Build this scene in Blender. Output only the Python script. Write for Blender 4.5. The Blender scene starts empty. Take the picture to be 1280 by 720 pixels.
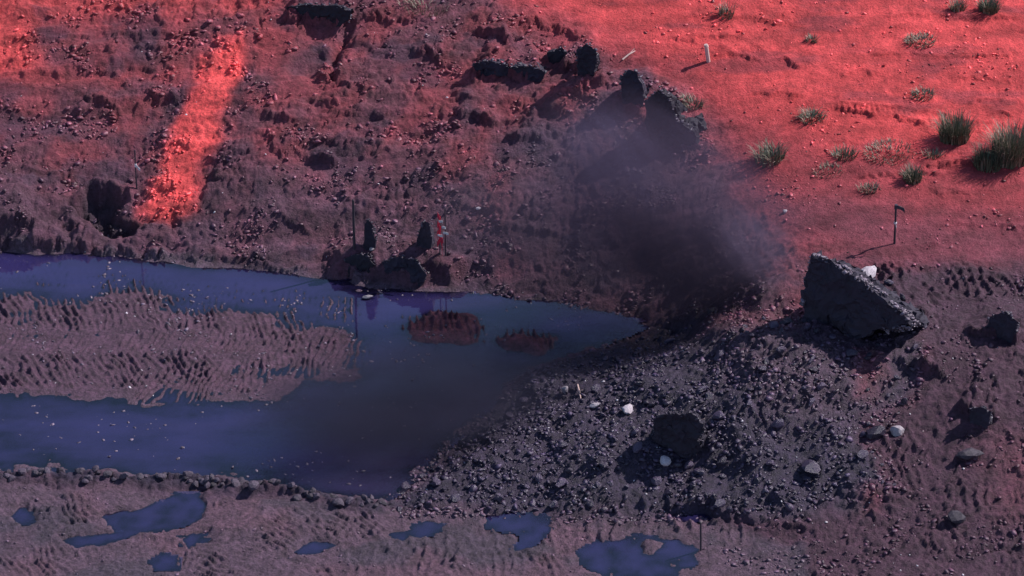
import bpy, bmesh, math, random
import numpy as np
from mathutils import Vector, Matrix

R = math.radians
random.seed(7)
rng = np.random.default_rng(7)
scene = bpy.context.scene
C = scene.collection

# ------------------------------------------------------------------ camera
PITCH, DIST, HALF = R(33.0), 85.4, math.tan(R(8.0))
CAM = np.array([0.0, -DIST * math.cos(PITCH), DIST * math.sin(PITCH)])
cam_data = bpy.data.cameras.new('camera')
cam_data.sensor_width = 36.0
cam_data.lens = 18.0 / HALF
cam_data.clip_start = 1.0
cam_data.clip_end = 3000.0
cam = bpy.data.objects.new('camera', cam_data)
cam.location = CAM
cam.rotation_euler = (math.pi / 2 - PITCH, 0, 0)
C.objects.link(cam)
scene.camera = cam

# ------------------------------------------------------------------ sky, sun, exposure
SUN_AZ, SUN_EL = R(64.0), R(42.0)      # azimuth clockwise from +Y (away from the camera)
world = bpy.data.worlds.new('World')
scene.world = world
world.use_nodes = True
wn = world.node_tree
sky = wn.nodes.new('ShaderNodeTexSky')
sky.sky_type = 'NISHITA'
sky.sun_disc = False
sky.sun_elevation = SUN_EL
sky.sun_rotation = SUN_AZ
sky.altitude = 400.0
sky.air_density = 1.0
sky.dust_density = 0.6
sky.ozone_density = 2.5
wn.nodes['Background'].inputs['Strength'].default_value = 0.115
wn.links.new(sky.outputs['Color'], wn.nodes['Background'].inputs['Color'])

sun_data = bpy.data.lights.new('sun', 'SUN')
sun_data.energy = 4.6
sun_data.angle = R(0.5)
sun_data.color = (1.0, 0.94, 0.925)
sun = bpy.data.objects.new('sun', sun_data)
sdir = Vector((math.sin(SUN_AZ) * math.cos(SUN_EL), math.cos(SUN_AZ) * math.cos(SUN_EL), math.sin(SUN_EL)))
sun.rotation_euler = sdir.to_track_quat('Z', 'Y').to_euler()
sun.location = sdir * 60
C.objects.link(sun)

scene.view_settings.view_transform = 'Standard'
scene.view_settings.look = 'None'
scene.view_settings.exposure = 0.30
scene.view_settings.gamma = 1.0
scene.view_settings.use_curve_mapping = False
scene.render.engine = 'CYCLES'
scene.cycles.use_denoising = True
scene.cycles.max_bounces = 5
scene.cycles.diffuse_bounces = 2
scene.cycles.glossy_bounces = 2
scene.cycles.transparent_max_bounces = 8
scene.cycles.volume_bounces = 1

# ------------------------------------------------------------------ small numeric helpers
fwd = np.array([0.0, math.cos(PITCH), -math.sin(PITCH)])
upv = np.array([0.0, math.sin(PITCH), math.cos(PITCH)])
rgt = np.array([1.0, 0.0, 0.0])

def ray(u, v):
    d = fwd + rgt * ((u - 640) / 640.0 * HALF) - upv * ((v - 360) / 640.0 * HALF)
    return d / np.linalg.norm(d)

def at_height(u, v, z):
    d = ray(u, v)
    return CAM + d * ((z - CAM[2]) / d[2])

def smooth(e0, e1, x):
    t = np.clip((x - e0) / (e1 - e0), 0, 1)
    return t * t * (3 - 2 * t)

_perm = {}
def perlin(x, y, seed=0):
    if seed not in _perm:
        r = np.random.default_rng(seed + 100)
        p = r.permutation(512).astype(np.int32)
        a = r.uniform(0, 2 * np.pi, 512).astype(np.float32)
        _perm[seed] = (p, np.cos(a), np.sin(a))
    p, gx, gy = _perm[seed]
    xf = np.floor(x); yf = np.floor(y)
    xi = xf.astype(np.int32); yi = yf.astype(np.int32)
    fx = (x - xf).astype(np.float32); fy = (y - yf).astype(np.float32)
    def g(ix, iy, dx, dy):
        h = p[(p[ix & 511] + iy) & 511]
        return gx[h] * dx + gy[h] * dy
    u = fx * fx * fx * (fx * (fx * 6 - 15) + 10)
    w = fy * fy * fy * (fy * (fy * 6 - 15) + 10)
    a = g(xi, yi, fx, fy); b = g(xi + 1, yi, fx - 1, fy)
    c = g(xi, yi + 1, fx, fy - 1); d = g(xi + 1, yi + 1, fx - 1, fy - 1)
    return (a + (b - a) * u + ((c + (d - c) * u) - (a + (b - a) * u)) * w) * 1.4

def fbm(x, y, f, octv, seed=0, gain=0.5):
    s = 0; a = 1.0
    for k in range(octv):
        s = s + a * perlin(x * f, y * f, seed + k)
        f *= 2.03; a *= gain
    return s

def worley(x, y, f, seed=0):
    """distance to the nearest jittered cell point, with a random size for each cell"""
    r = np.random.default_rng(seed + 900)
    jx = r.uniform(0.1, 0.9, 4096).astype(np.float32); jy = r.uniform(0.1, 0.9, 4096).astype(np.float32)
    sz = r.uniform(0.25, 1.0, 4096).astype(np.float32)
    X = (x * f).astype(np.float32); Y = (y * f).astype(np.float32)
    xi = np.floor(X).astype(np.int32); yi = np.floor(Y).astype(np.int32)
    best = np.zeros_like(X)
    for dx in (-1, 0, 1):
        for dy in (-1, 0, 1):
            cx = xi + dx; cy = yi + dy
            h = ((cx * 73856093) ^ (cy * 19349663)) & 4095
            d2 = (X - cx - jx[h]) ** 2 + (Y - cy - jy[h]) ** 2
            best = np.maximum(best, sz[h] * np.clip(1 - d2 / 0.36, 0, 1))
    return best          # 0 between the lumps, up to 1 on a lump

# ------------------------------------------------------------------ base relief: thin plate through surveyed points
CP = []
def cp(z, *pts):
    for (u, v) in pts: CP.append(tuple(at_height(u, v, z)))
cp(0.0, (-150, 312), (0, 314), (100, 316), (200, 325), (300, 334), (400, 346), (450, 354), (520, 362), (600, 368), (700, 378), (780, 392), (815, 405))
cp(0.0, (-150, 583), (0, 585), (100, 588), (200, 602), (300, 610), (400, 620), (480, 630), (530, 590), (590, 530), (640, 480), (700, 448), (765, 428))
cp(-0.14, (100, 336), (300, 358), (520, 490), (450, 560))
cp(-0.03, (-150, 572), (0, 574), (100, 578), (200, 590), (300, 598), (380, 606))
cp(-0.075, (400, 384), (200, 540), (650, 415), (50, 525), (-150, 525))
cp(0.0, (0, 400), (150, 420), (300, 430), (420, 445), (0, 460), (-150, 420), (0, 375), (150, 385), (280, 400), (120, 470), (280, 470), (-150, 380))
cp(0.16, (0, 601), (150, 612), (300, 623), (400, 634), (-150, 600))
cp(0.10, (0, 660), (120, 690), (400, 690), (560, 690), (0, 719), (300, 719), (600, 719), (480, 650), (-150, 690))
cp(0.03, (200, 650), (640, 655), (790, 692), (800, 719))
cp(0.10, (600, 638), (700, 643), (800, 645)); cp(0.15, (900, 652), (1000, 719)); cp(0.22, (1000, 675)); cp(0.32, (1100, 690)); cp(0.38, (1280, 719), (1450, 719))
cp(0.5, (700, 565), (850, 592)); cp(0.85, (800, 525)); cp(0.85, (1000, 570)); cp(1.3, (900, 480)); cp(1.85, (980, 435))
cp(0.3, (700, 490)); cp(0.45, (780, 455)); cp(0.8, (880, 412)); cp(1.85, (958, 364)); cp(1.7, (985, 385))
cp(1.95, (1280, 340), (1150, 345), (1450, 340)); cp(1.75, (1100, 420), (1280, 440)); cp(1.65, (1200, 460)); cp(1.1, (1150, 525), (1280, 555)); cp(0.65, (1150, 605)); cp(0.75, (1280, 630), (1450, 630))
cp(0.5, (0, 282), (-150, 280)); cp(1.2, (0, 200)); cp(2.1, (0, 100), (-150, 100)); cp(3.0, (0, 0), (-150, 0))
cp(0.9, (300, 250)); cp(2.2, (300, 100)); cp(3.1, (300, 0)); cp(0.7, (600, 300)); cp(1.6, (600, 200)); cp(2.45, (600, 100)); cp(3.2, (600, 0))
cp(0.9, (800, 310)); cp(1.9, (800, 200)); cp(2.75, (900, 100)); cp(3.4, (900, 0)); cp(3.5, (1280, 0), (1450, 0)); cp(3.0, (1280, 100)); cp(2.55, (1280, 200), (1450, 200)); cp(2.45, (1100, 200)); cp(2.15, (1000, 260), (1120, 290))
cp(0.12, (-150, 800), (300, 800), (700, 800)); cp(0.4, (1100, 800), (1450, 800)); cp(4.2, (-150, -150), (500, -150)); cp(4.4, (1000, -150), (1450, -150))
CP = np.array(CP)

def tps_fit(P, lam=0.02):
    n = len(P)
    d2 = ((P[:, None, :2] - P[None, :, :2]) ** 2).sum(-1)
    K = 0.5 * d2 * np.log(d2 + 1e-9) + lam * np.eye(n)
    A = np.zeros((n + 3, n + 3)); A[:n, :n] = K
    A[:n, n] = 1; A[:n, n + 1:] = P[:, :2]; A[n:, :n] = A[:n, n:].T
    return np.linalg.solve(A, np.concatenate([P[:, 2], np.zeros(3)]))
TW = tps_fit(CP)
def tps(x, y):
    n = len(CP); z = TW[n] + TW[n + 1] * x + TW[n + 2] * y
    for i in range(n):
        d2 = (x - CP[i, 0]) ** 2 + (y - CP[i, 1]) ** 2
        z = z + TW[i] * 0.5 * d2 * np.log(d2 + 1e-9)
    return z

def axis(lo, hi, step, far):
    core = list(np.arange(lo, hi + step / 2, step))
    out, s, p = [], step, core[-1]
    while p < far:
        s *= 1.12; p += s; out.append(p)
    left, s, p = [], step, core[0]
    while p > -far:
        s *= 1.12; p -= s; left.append(p)
    return np.array(left[::-1] + core + out, dtype=np.float64)
XS = axis(-14.6, 14.6, 0.030, 900.0)
YS = axis(-12.4, 13.2, 0.034, 900.0)
GX, GY = np.meshgrid(XS, YS)
cx, cy = np.clip(GX, -16, 16), np.clip(GY, -14.5, 15.5)
nearx, neary = XS[np.abs(XS) < 60], YS[np.abs(YS) < 60]
far_d = np.hypot(GX - cx, GY - cy)
# coarse evaluation of the smooth base, then bilinear up to the full grid
bx = np.linspace(-16, 16, 170); by = np.linspace(-14.5, 15.5, 160)
BZ = tps(*np.meshgrid(bx, by))
def bil(ax, ay, Z, x, y):
    i = np.clip(np.searchsorted(ax, x) - 1, 0, len(ax) - 2); j = np.clip(np.searchsorted(ay, y) - 1, 0, len(ay) - 2)
    fx = np.clip((x - ax[i]) / (ax[i + 1] - ax[i]), 0, 1); fy = np.clip((y - ay[j]) / (ay[j + 1] - ay[j]), 0, 1)
    return (Z[j, i] * (1 - fx) + Z[j, i + 1] * fx) * (1 - fy) + (Z[j + 1, i] * (1 - fx) + Z[j + 1, i + 1] * fx) * fy
def base_z(x, y):
    return bil(bx, by, BZ, x, y)
def march(u, v, hf, t0=74.0, t1=108.0, n=1700):
    d = ray(u, v); t = np.linspace(t0, t1, n)
    x, y, z = CAM[0] + d[0] * t, CAM[1] + d[1] * t, CAM[2] + d[2] * t
    below = z < hf(x, y)
    k = int(np.argmax(below)) if below.any() else n - 1
    return np.array([x[k], y[k], hf(np.array([x[k]]), np.array([y[k]]))[0]])
def bpt(u, v): return march(u, v, base_z, n=700)

H = base_z(cx, cy)
H = H * np.exp(-far_d / 60.0) + (1 - np.exp(-far_d / 60.0)) * np.where(GY > 0, 5.0, 0.5)
H += np.where(far_d > 0, fbm(GX, GY, 0.05, 3, 3) * np.minimum(far_d, 12) * 0.05, 0)

# warped coordinates: ragged outlines for every patch
WX = (GX + 0.22 * fbm(GX, GY, 1.1, 3, 11)).astype(np.float32)
WY = (GY + 0.22 * fbm(GX, GY, 1.1, 3, 21)).astype(np.float32)

def win(P, m):
    """rows and columns of the grid that lie within m metres of the points P"""
    i0, i1 = np.searchsorted(XS, [P[:, 0].min() - m, P[:, 0].max() + m]); j0, j1 = np.searchsorted(YS, [P[:, 1].min() - m, P[:, 1].max() + m])
    return (slice(j0, max(j1, j0 + 1)), slice(i0, max(i1, i0 + 1)))
def wpoly(px):
    return np.array([bpt(u, v)[:2] for u, v in px])
def sdist(P, x, y):
    """signed distance to polygon, negative inside"""
    n = len(P); d2 = np.full(x.shape, 1e9, np.float32); ins = np.zeros(x.shape, bool)
    for i in range(n):
        a = P[i]; b = P[(i + 1) % n]; e = b - a
        wx, wy = x - a[0], y - a[1]
        t = np.clip((wx * e[0] + wy * e[1]) / (e @ e + 1e-12), 0, 1)
        d2 = np.minimum(d2, (wx - e[0] * t) ** 2 + (wy - e[1] * t) ** 2)
        c = ((a[1] <= y) != (b[1] <= y)) & (wx < e[0] * wy / (e[1] if abs(e[1]) > 1e-9 else 1e-9))
        ins ^= c
    d = np.sqrt(d2)
    return np.where(ins, -d, d)
def mask(px, soft=0.3, x=None, y=None):
    P = wpoly(px); w = win(P, soft + 0.7); out = np.zeros(GX.shape, np.float32)
    out[w] = smooth(soft, -soft, sdist(P, WX[w], WY[w]))
    return out
def along(P, x, y):
    """arc length, signed side offset (+ = left of travel) and distance to a polyline"""
    best = np.full(x.shape, 1e9, np.float32); S = np.zeros(x.shape, np.float32); O = np.zeros(x.shape, np.float32)
    acc = 0.0
    for i in range(len(P) - 1):
        a, b = P[i], P[i + 1]; e = b - a; L = np.linalg.norm(e); e = e / L
        wx, wy = x - a[0], y - a[1]
        s = wx * e[0] + wy * e[1]; t = np.clip(s, 0, L)
        d2 = (wx - e[0] * t) ** 2 + (wy - e[1] * t) ** 2
        m = d2 < best
        best = np.where(m, d2, best); S = np.where(m, acc + s, S)
        O = np.where(m, e[0] * wy - e[1] * wx, O)
        acc += L
    return S, O, np.sqrt(best), acc

HEAP = [(470, 640), (540, 585), (600, 525), (650, 480), (720, 452), (830, 402), (955, 362), (1010, 395), (1150, 405), (1160, 470), (1075, 545), (1120, 610), (1010, 640), (880, 648), (600, 640)]
SMOOTH = [(520, -140), (640, 20), (760, 62), (840, 100), (900, 175), (950, 260), (1010, 312), (1120, 335), (1500, 345), (1500, -140)]
POOL = [(-200, 312), (0, 314), (100, 316), (200, 325), (400, 346), (520, 362), (700, 378), (815, 405), (700, 448), (640, 480), (590, 530), (530, 590), (480, 630), (400, 620), (300, 610), (200, 602), (100, 588), (0, 585), (-200, 583)]
FLAT = [(-200, 336), (0, 342), (120, 352), (240, 368), (400, 392), (470, 425), (495, 452), (460, 488), (350, 506), (220, 502), (100, 508), (-200, 508)]
FORE = [(-200, 600), (0, 606), (200, 618), (400, 634), (600, 642), (880, 652), (1000, 690), (1010, 820), (-200, 820)]
m_heap = mask(HEAP, 0.35)
m_smooth = mask(SMOOTH, 0.7)
m_pool = mask(POOL, 0.15)
m_fore = mask(FORE, 0.2)
m_flat = mask(FLAT, 0.75) * m_pool
m_right = mask([(1000, 330), (1500, 330), (1500, 820), (1000, 820), (1100, 600), (1060, 540), (1150, 450)], 0.5)
m_right = np.clip(np.maximum(m_right, mask([(1000, 640), (1500, 600), (1500, 1000), (1000, 1000), (860, 645)], 0.4)) - m_heap - m_fore, 0, 1)
m_slope = np.clip(1 - m_heap - m_smooth - m_pool - m_fore - m_right, 0, 1)

# ------------------------------------------------------------------ relief of the dug soil
rough = 0.08 * m_smooth + 0.50 * m_slope + 0.60 * m_heap + 0.20 * m_fore + 0.05 * m_pool + 0.48 * m_right
BANDS = [[(-200, 88), (100, 86), (235, 80), (240, 98), (100, 104), (-200, 112)], [(-200, 36), (140, 34), (300, 28), (300, 44), (140, 48), (-200, 58)], [(-200, 140), (60, 150), (180, 145), (180, 180), (40, 190), (-200, 190)], [(330, 40), (405, 30), (410, 90), (370, 130), (335, 100)], [(600, 60), (690, 55), (700, 85), (620, 72)], [(440, 55), (520, 75), (600, 110), (590, 125), (500, 100)], [(350, 215), (450, 190), (540, 195), (520, 215), (430, 225)]]
for px in BANDS: rough = rough * (1 - 0.8 * mask(px, 0.25))
patch = smooth(-0.35, 0.45, fbm(GX, GY, 0.45, 3, 31))
rough_p = rough * (0.12 + 1.05 * patch)
core = far_d < 0.5
lump = worley(GX, GY, 1.6, 1) * 0.10 + worley(WX, WY, 3.9, 2) * 0.12 + worley(WX, WY, 7.5, 3) * 0.09
H += np.where(core, rough_p * (lump - 0.06), 0)
H += np.where(core, rough * 0.10 * fbm(GX, GY, 0.9, 4, 41), 0)
H += np.where(core, m_pool * (1 - m_flat) * 0.05 * fbm(GX * 0.45 + GY * 0.1, GY * 1.3, 1.0, 4, 45), 0)
H += np.where(core, (0.01 + 0.02 * rough) * fbm(GX, GY, 5.0, 3, 51), 0)
H += np.where(core, rough * (0.075 * np.abs(perlin(WX * 5.5, WY * 5.5, 55)) + 0.06 * np.abs(perlin(GX * 10.5, GY * 10.5, 56)) - 0.03), 0)
H += np.where(core, m_slope * 0.09 * fbm(GX * 0.5 + GY * 0.25, GY * 2.4 - GX * 0.5, 0.8, 3, 57), 0)
# ragged steps across the slope
H += np.where(core, -0.03 * m_slope * smooth(0.25, 0.6, fbm(GX * 0.8 + GY * 0.9, GY * 1.6, 1.0, 3, 61)), 0)

def add(delta, w=None):
    global H
    if w is None: H = H + np.where(core, delta, 0)
    else: H[w] += np.where(core[w], delta, 0)

add(m_heap * (0.20 * fbm(GX, GY, 0.7, 2, 65) + 0.06 * worley(WX, WY, 2.2, 5)))
# mud flat rising through the pool
add(m_flat * (0.045 + 0.060 * fbm(GX, GY, 0.75, 4, 71)))
PATCH = ([(498, 415), (545, 398), (590, 402), (600, 430), (545, 445), (505, 438)], [(622, 430), (655, 420), (685, 425), (670, 440), (630, 442)])
for px in PATCH: add(mask(px, 0.3) * 0.23)

# wheel and crawler tracks
def track(px, w, pitch, skew=0.0, rut=0.03, bar=0.045, seed=0, edge=0.03, chev=0.0, keep=0.12):
    P = wpoly(px); W = win(P, w + 0.5); X, Y = GX[W], GY[W]
    S, O, D, L = along(P, X + 0.10 * fbm(X, Y, 0.9, 2, 7 + seed), Y + 0.10 * fbm(X, Y, 0.9, 2, 9 + seed))
    wob = w * (1 + 0.25 * perlin(S * 1.1, O * 0.0 + seed, 3))
    inside = smooth(wob * 0.60, wob * 0.42, np.abs(O)) * smooth(-0.2, 0.2, S) * smooth(L + 0.2, L - 0.2, S)
    ph = (S + skew * O + chev * np.abs(O)) / pitch + 0.55 * fbm(X, Y, 1.4, 2, 77 + seed)
    tri = np.abs((ph % 1.0) - 0.5) * 2
    bars = smooth(0.40, 0.95, tri) * (0.55 + 0.9 * np.clip(perlin(np.floor(ph) * 3.7, X * 0 + seed * 1.3, 5) + 0.5, 0, 1))
    fade = smooth(-0.25, 0.40, fbm(X, Y, 0.9, 3, 81 + seed))
    rag = 1 + 1.1 * fbm(X, Y, 5.0, 3, 91 + seed)
    add(inside * (-rut + 0.8 * bar * bars * rag * (keep + (1 - keep) * fade)), W)
    if edge:
        add(edge * np.exp(-((np.abs(O) - wob * 0.58) / 0.07) ** 2) * smooth(-0.1, 0.2, S) * smooth(L + 0.1, L - 0.2, S) * (0.3 + fade) * rag, W)
track([(-160, 340), (0, 348), (130, 358), (300, 380)], 0.95, 0.17, 0.50, 0.0, 0.10, 1, 0.0, keep=0.6)
track([(-160, 382), (0, 386), (200, 396), (390, 418)], 1.35, 0.18, 0.45, 0.01, 0.075, 2, 0.02, keep=0.6)
track([(-160, 428), (0, 426), (150, 430), (300, 440)], 1.0, 0.17, -0.25, 0.005, 0.045, 20, 0.02, keep=0.3)
track([(-160, 474), (0, 466), (130, 466), (270, 458)], 1.25, 0.18, 0.48, 0.01, 0.070, 3, 0.02, keep=0.6)
track([(170, 490), (300, 474), (400, 447), (460, 440)], 1.2, 0.17, -0.55, 0.015, 0.065, 4, 0.02, keep=0.6)
track([(230, 425), (330, 432), (430, 428)], 0.9, 0.17, -0.5, 0.01, 0.05, 21, 0.0, keep=0.5)
track([(270, 362), (400, 385), (520, 410), (690, 432)], 0.8, 0.18, 0.4, 0.0, 0.10, 5, 0.0, keep=0.3)
track([(-100, 655), (40, 645), (120, 634)], 1.1, 0.17, 0.3, 0.02, 0.05, 6, keep=0.15)
track([(400, 719), (480, 700), (580, 685), (660, 662)], 1.1, 0.28, -0.35, 0.03, 0.07, 7, keep=0.4)
track([(680, 682), (740, 660), (800, 648), (880, 640)], 1.0, 0.28, -0.4, 0.02, 0.07, 8, keep=0.4)
track([(200, 735), (280, 700), (360, 668), (430, 655), (560, 648)], 1.3, 0.18, 0.5, 0.02, 0.05, 9, keep=0.15)
track([(-80, 712), (60, 700), (160, 690), (240, 700)], 1.1, 0.18, 0.4, 0.02, 0.05, 10, keep=0.15)
track([(240, 640), (330, 650), (420, 640)], 0.8, 0.18, 0.3, 0.01, 0.04, 22, keep=0.15)
track([(470, 715), (600, 705), (720, 715)], 0.9, 0.22, 0.3, 0.02, 0.05, 23, keep=0.15)
track([(380, 640), (440, 665), (470, 700)], 0.7, 0.20, 0.2, 0.03, 0.05, 11)
track([(1040, 575), (1110, 580), (1190, 600), (1280, 612)], 1.1, 0.22, 0.5, 0.03, 0.05, 12)
track([(1090, 350), (1180, 352), (1290, 368), (1400, 380)], 1.0, 0.24, 0.3, 0.03, 0.085, 13)
track([(900, 652), (1000, 655), (1120, 665), (1290, 675), (1400, 680)], 1.1, 0.22, 0.35, 0.03, 0.04, 14)
track([(1040, 134), (1100, 141), (1170, 150), (1280, 170)], 0.35, 0.14, 0.3, 0.03, 0.03, 15, 0.02)
track([(1040, 715), (1150, 705), (1300, 712)], 1.0, 0.25, 0.4, 0.02, 0.035, 16)
track([(380, 95), (400, 50), (415, 25)], 1.0, 0.5, 0.0, 0.06, 0.03, 17)
track([(1110, 300), (1200, 290), (1400, 300)], 0.5, 0.2, 0.3, 0.02, 0.03, 18)

# low scarps: the far side stands up, the side towards the pool breaks off
def scarp(px, h, back=0.8, seed=0, face=0.05):
    P = wpoly(px)
    W = win(P, 3.0 * back + 0.4); X, Y = GX[W], GY[W]
    x = X + 0.15 * fbm(X, Y, 2.2, 4, 201 + seed, 0.65); y = Y + 0.15 * fbm(X, Y, 2.2, 4, 231 + seed, 0.65)
    S, O, D, L = along(P, x, y)        # polylines run left to right, so + is uphill
    taper = smooth(-0.05, 0.35, S) * smooth(L + 0.05, L - 0.35, S)
    prof = smooth(-face, face, O) * np.exp(-np.maximum(O, 0) / back)
    add(h * taper * prof * (0.75 + 0.5 * perlin(X * 2.5, Y * 2.5, 260 + seed)), W)
SC = [([(350, 26), (400, 27), (440, 30)], .34, .9), ([(440, 24), (490, 27), (540, 33)], .16, .5), ([(505, 70), (540, 73), (560, 72)], .24, .7),
      ([(588, 93), (620, 97), (660, 101), (685, 98)], .36, .9), ([(585, 42), (620, 48), (650, 52)], .26, .7), ([(545, 82), (575, 92)], .12, .5),
      ([(375, 200), (405, 203), (432, 206)], .26, .7), ([(560, 142), (590, 150), (620, 158)], .28, .8), ([(640, 170), (680, 182)], .2, .7),
      ([(0, 94), (90, 92), (220, 88), (235, 86)], .10, .6), ([(0, 52), (150, 46), (280, 42)], .08, .5), ([(170, 120), (200, 126), (230, 124)], .2, .6),
      ([(-60, 286), (0, 288), (50, 289)], .26, .9), ([(320, 170), (360, 182), (380, 190)], .12, .5), ([(690, 88), (720, 92), (745, 94)], .34, .7),
      ([(640, 28), (700, 38), (740, 62)], .14, .6), ([(680, 150), (720, 148)], .25, .5), ([(700, 122), (730, 126), (770, 120)], .28, .7),
      ([(1035, 138), (1100, 145), (1165, 158)], .12, .5), ([(890, 70), (930, 72), (955, 77)], .12, .5), ([(965, 78), (1000, 84), (1020, 86)], .10, .5),
      ([(830, 52), (880, 50), (930, 48)], .07, .4), ([(1100, 20), (1180, 24), (1280, 26)], .06, .5), ([(1060, 222), (1120, 220), (1180, 218)], .10, .6),
      ([(1140, 214), (1200, 206), (1290, 210)], .12, .6), ([(1090, 390), (1130, 398), (1170, 400)], .2, .5), ([(1110, 455), (1150, 462), (1185, 470)], .28, .8),
      ([(1200, 415), (1240, 425), (1290, 428)], .3, .8), ([(1190, 505), (1230, 525), (1250, 530)], .3, .7), ([(900, 440), (960, 436), (1010, 430)], .14, .6),
      ([(1040, 615), (1090, 632), (1130, 628)], .18, .6), ([(860, 650), (930, 652), (1040, 668)], .12, .5), ([(400, 345), (440, 350), (480, 352)], .35, .8),
      ([(560, 258), (600, 268), (640, 272)], .14, .6), ([(430, 140), (470, 146), (500, 142)], .12, .4), ([(250, 215), (290, 230)], .14, .5),
      ([(-150, 308), (0, 311), (100, 313), (215, 324)], .28, 1.2), ([(215, 326), (300, 333), (390, 343)], .12, .5), ([(860, 22), (960, 26), (1010, 24)], .06, .4), ([(1080, 66), (1180, 74), (1280, 70)], .06, .4), ([(960, 118), (1010, 124)], .06, .3), ([(1180, 98), (1280, 104)], .06, .4),
      ([(20, 215), (60, 222), (110, 220)], .1, .5), ([(300, 262), (350, 280), (400, 290)], .12, .5)]
rs = random.Random(11)
for k in range(46):          # many small breaks across the dug slope
    u = rs.uniform(-20, 900); v = rs.uniform(10, 320); L_ = rs.uniform(18, 60)
    if v > 300 + 0.1 * u or u > 560 + v * 1.3: continue
    t_ = rs.uniform(-.25, .3); SC.append(([(u, v), (u + L_ * .5, v + L_ * t_ * .5 + rs.uniform(-4, 4)), (u + L_, v + L_ * t_)], rs.uniform(.06, .2), rs.uniform(.3, .7)))
for k in range(22):          # scuffs on the smooth red ground
    u = rs.uniform(760, 1280); v = rs.uniform(5, 300); L_ = rs.uniform(25, 90)
    if u < 700 + v * 1.2: continue
    SC.append(([(u, v), (u + L_ * .5, v + rs.uniform(-3, 5)), (u + L_, v + rs.uniform(-4, 8))], rs.uniform(.03, .08), rs.uniform(.2, .4)))
for k, (px, h, b) in enumerate(SC): scarp(px, h, b, k % 40)
# a gully dropping from the longest scarp, and the dark hollow by the pool
def hollow(px, depth, soft=0.2):
    add(-depth * mask(px, soft))
hollow([(425, 28), (440, 30), (436, 55), (428, 80), (418, 95), (410, 90), (420, 60)], 0.22, 0.15)
hollow_shade = mask([(86, 260), (105, 247), (128, 251), (142, 244), (158, 257), (152, 272), (173, 285), (165, 299), (140, 302), (118, 293), (110, 279), (96, 275)], 0.2)
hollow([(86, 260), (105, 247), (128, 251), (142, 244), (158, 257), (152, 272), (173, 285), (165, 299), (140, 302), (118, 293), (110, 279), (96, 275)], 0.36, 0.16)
add(0.25 * mask([(92, 246), (140, 240), (165, 255), (150, 238), (110, 235)], 0.2))
hollow([(365, 90), (395, 60), (405, 70), (385, 110)], 0.10, 0.2)
# crest behind the dust, and the shoulders that carry the blocks
add(0.22 * mask([(690, 132), (760, 96), (800, 92), (850, 120), (885, 185), (850, 190), (790, 140), (730, 140)], 0.35))
add(0.35 * mask([(430, 322), (470, 310), (530, 318), (580, 330), (560, 348), (470, 345), (420, 338)], 0.25))
# rubble berm along the near shore
Sb, Ob, Db, Lb = along(wpoly([(-160, 598), (0, 598), (60, 596), (130, 600), (220, 605), (300, 612), (400, 626), (480, 636)]), WX, WY)
add(0.10 * np.exp(-(Db / 0.22) ** 2))
add(0.10 * np.exp(-(Db / 0.28) ** 2) * worley(GX, GY, 6.0, 9))
# puddles: shallow pans
PUD = [([(122, 645), (132, 636), (170, 632), (205, 628), (222, 618), (248, 618), (258, 630), (248, 650), (215, 662), (180, 665), (150, 672), (138, 660)], 0.045),
       ([(8, 640), (25, 630), (46, 632), (46, 648), (28, 654), (12, 648)], 0.06),
       ([(72, 668), (110, 662), (150, 664), (150, 678), (100, 684), (76, 680)], 0.05),
       ([(222, 672), (245, 660), (270, 664), (262, 680), (232, 684)], 0.05),
       ([(186, 702), (205, 692), (226, 698), (222, 710), (196, 712)], 0.06),
       ([(370, 686), (382, 676), (420, 672), (428, 680), (405, 692), (382, 694)], 0.06),
       ([(595, 640), (640, 636), (690, 645), (685, 665), (665, 685), (640, 690), (660, 670), (610, 660)], 0.03),
       ([(722, 692), (745, 678), (790, 668), (850, 675), (878, 688), (868, 705), (840, 722), (760, 722), (730, 706)], 0.02),
       ([(830, 640), (850, 632), (890, 636), (905, 648), (860, 655)], 0.06),
       ([(480, 668), (530, 652), (560, 655), (540, 668), (500, 676)], 0.06)]
PUDW = []
for px, lev in PUD:
    P = wpoly(px)
    W = win(P, 0.6); X, Y = GX[W], GY[W]
    d_ = sdist(P, X + 0.16 * fbm(X, Y, 1.8, 4, 301), Y + 0.16 * fbm(X, Y, 1.8, 4, 311))
    m = smooth(0.10, -0.14, d_)
    H[W] = H[W] * (1 - m) + (lev - 0.045 + 0.05 * fbm(X, Y, 2.5, 3, 321)) * m
    PUDW.append((P, lev))
add(0.12 * mask([(798, 682), (812, 676), (834, 684), (828, 694), (808, 692)], 0.12))

def ground_z(x, y): return bil(XS, YS, H, x, y)
def gpt(u, v): return march(u, v, ground_z, n=2600)

# ------------------------------------------------------------------ soil colours (dry red laterite, damp maroon soil, grey ore mud)
BRIGHT = np.array([0.66, 0.070, 0.070]); RED = np.array([0.32, 0.046, 0.056]); MAROON = np.array([0.150, 0.043, 0.064])
DARK = np.array([0.080, 0.042, 0.068]); ORE = np.array([0.038, 0.025, 0.051]); MUD = np.array([0.094, 0.052, 0.080]); FLATC = np.array([0.088, 0.041, 0.070]); BED = np.array([0.10, 0.058, 0.088])
col = np.zeros(GX.shape + (3,), np.float32); col[:] = MAROON
def paint(m, c, k=1.0):
    global col
    m = (m * k)[..., None]
    col = (col * (1 - m) + c * m).astype(np.float32)
grain = smooth(-0.4, 0.5, fbm(GX, GY, 0.8, 4, 401))
paint(grain * 0.5, RED)
paint(mask([(-300, -300), (340, -300), (345, 12), (250, 30), (60, 36), (40, 110), (-300, 130)], 0.8), RED, 0.9)
paint(mask([(-300, -40), (10, -10), (38, 40), (42, 95), (-300, 130)], 0.6), BRIGHT, 0.8)
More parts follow.
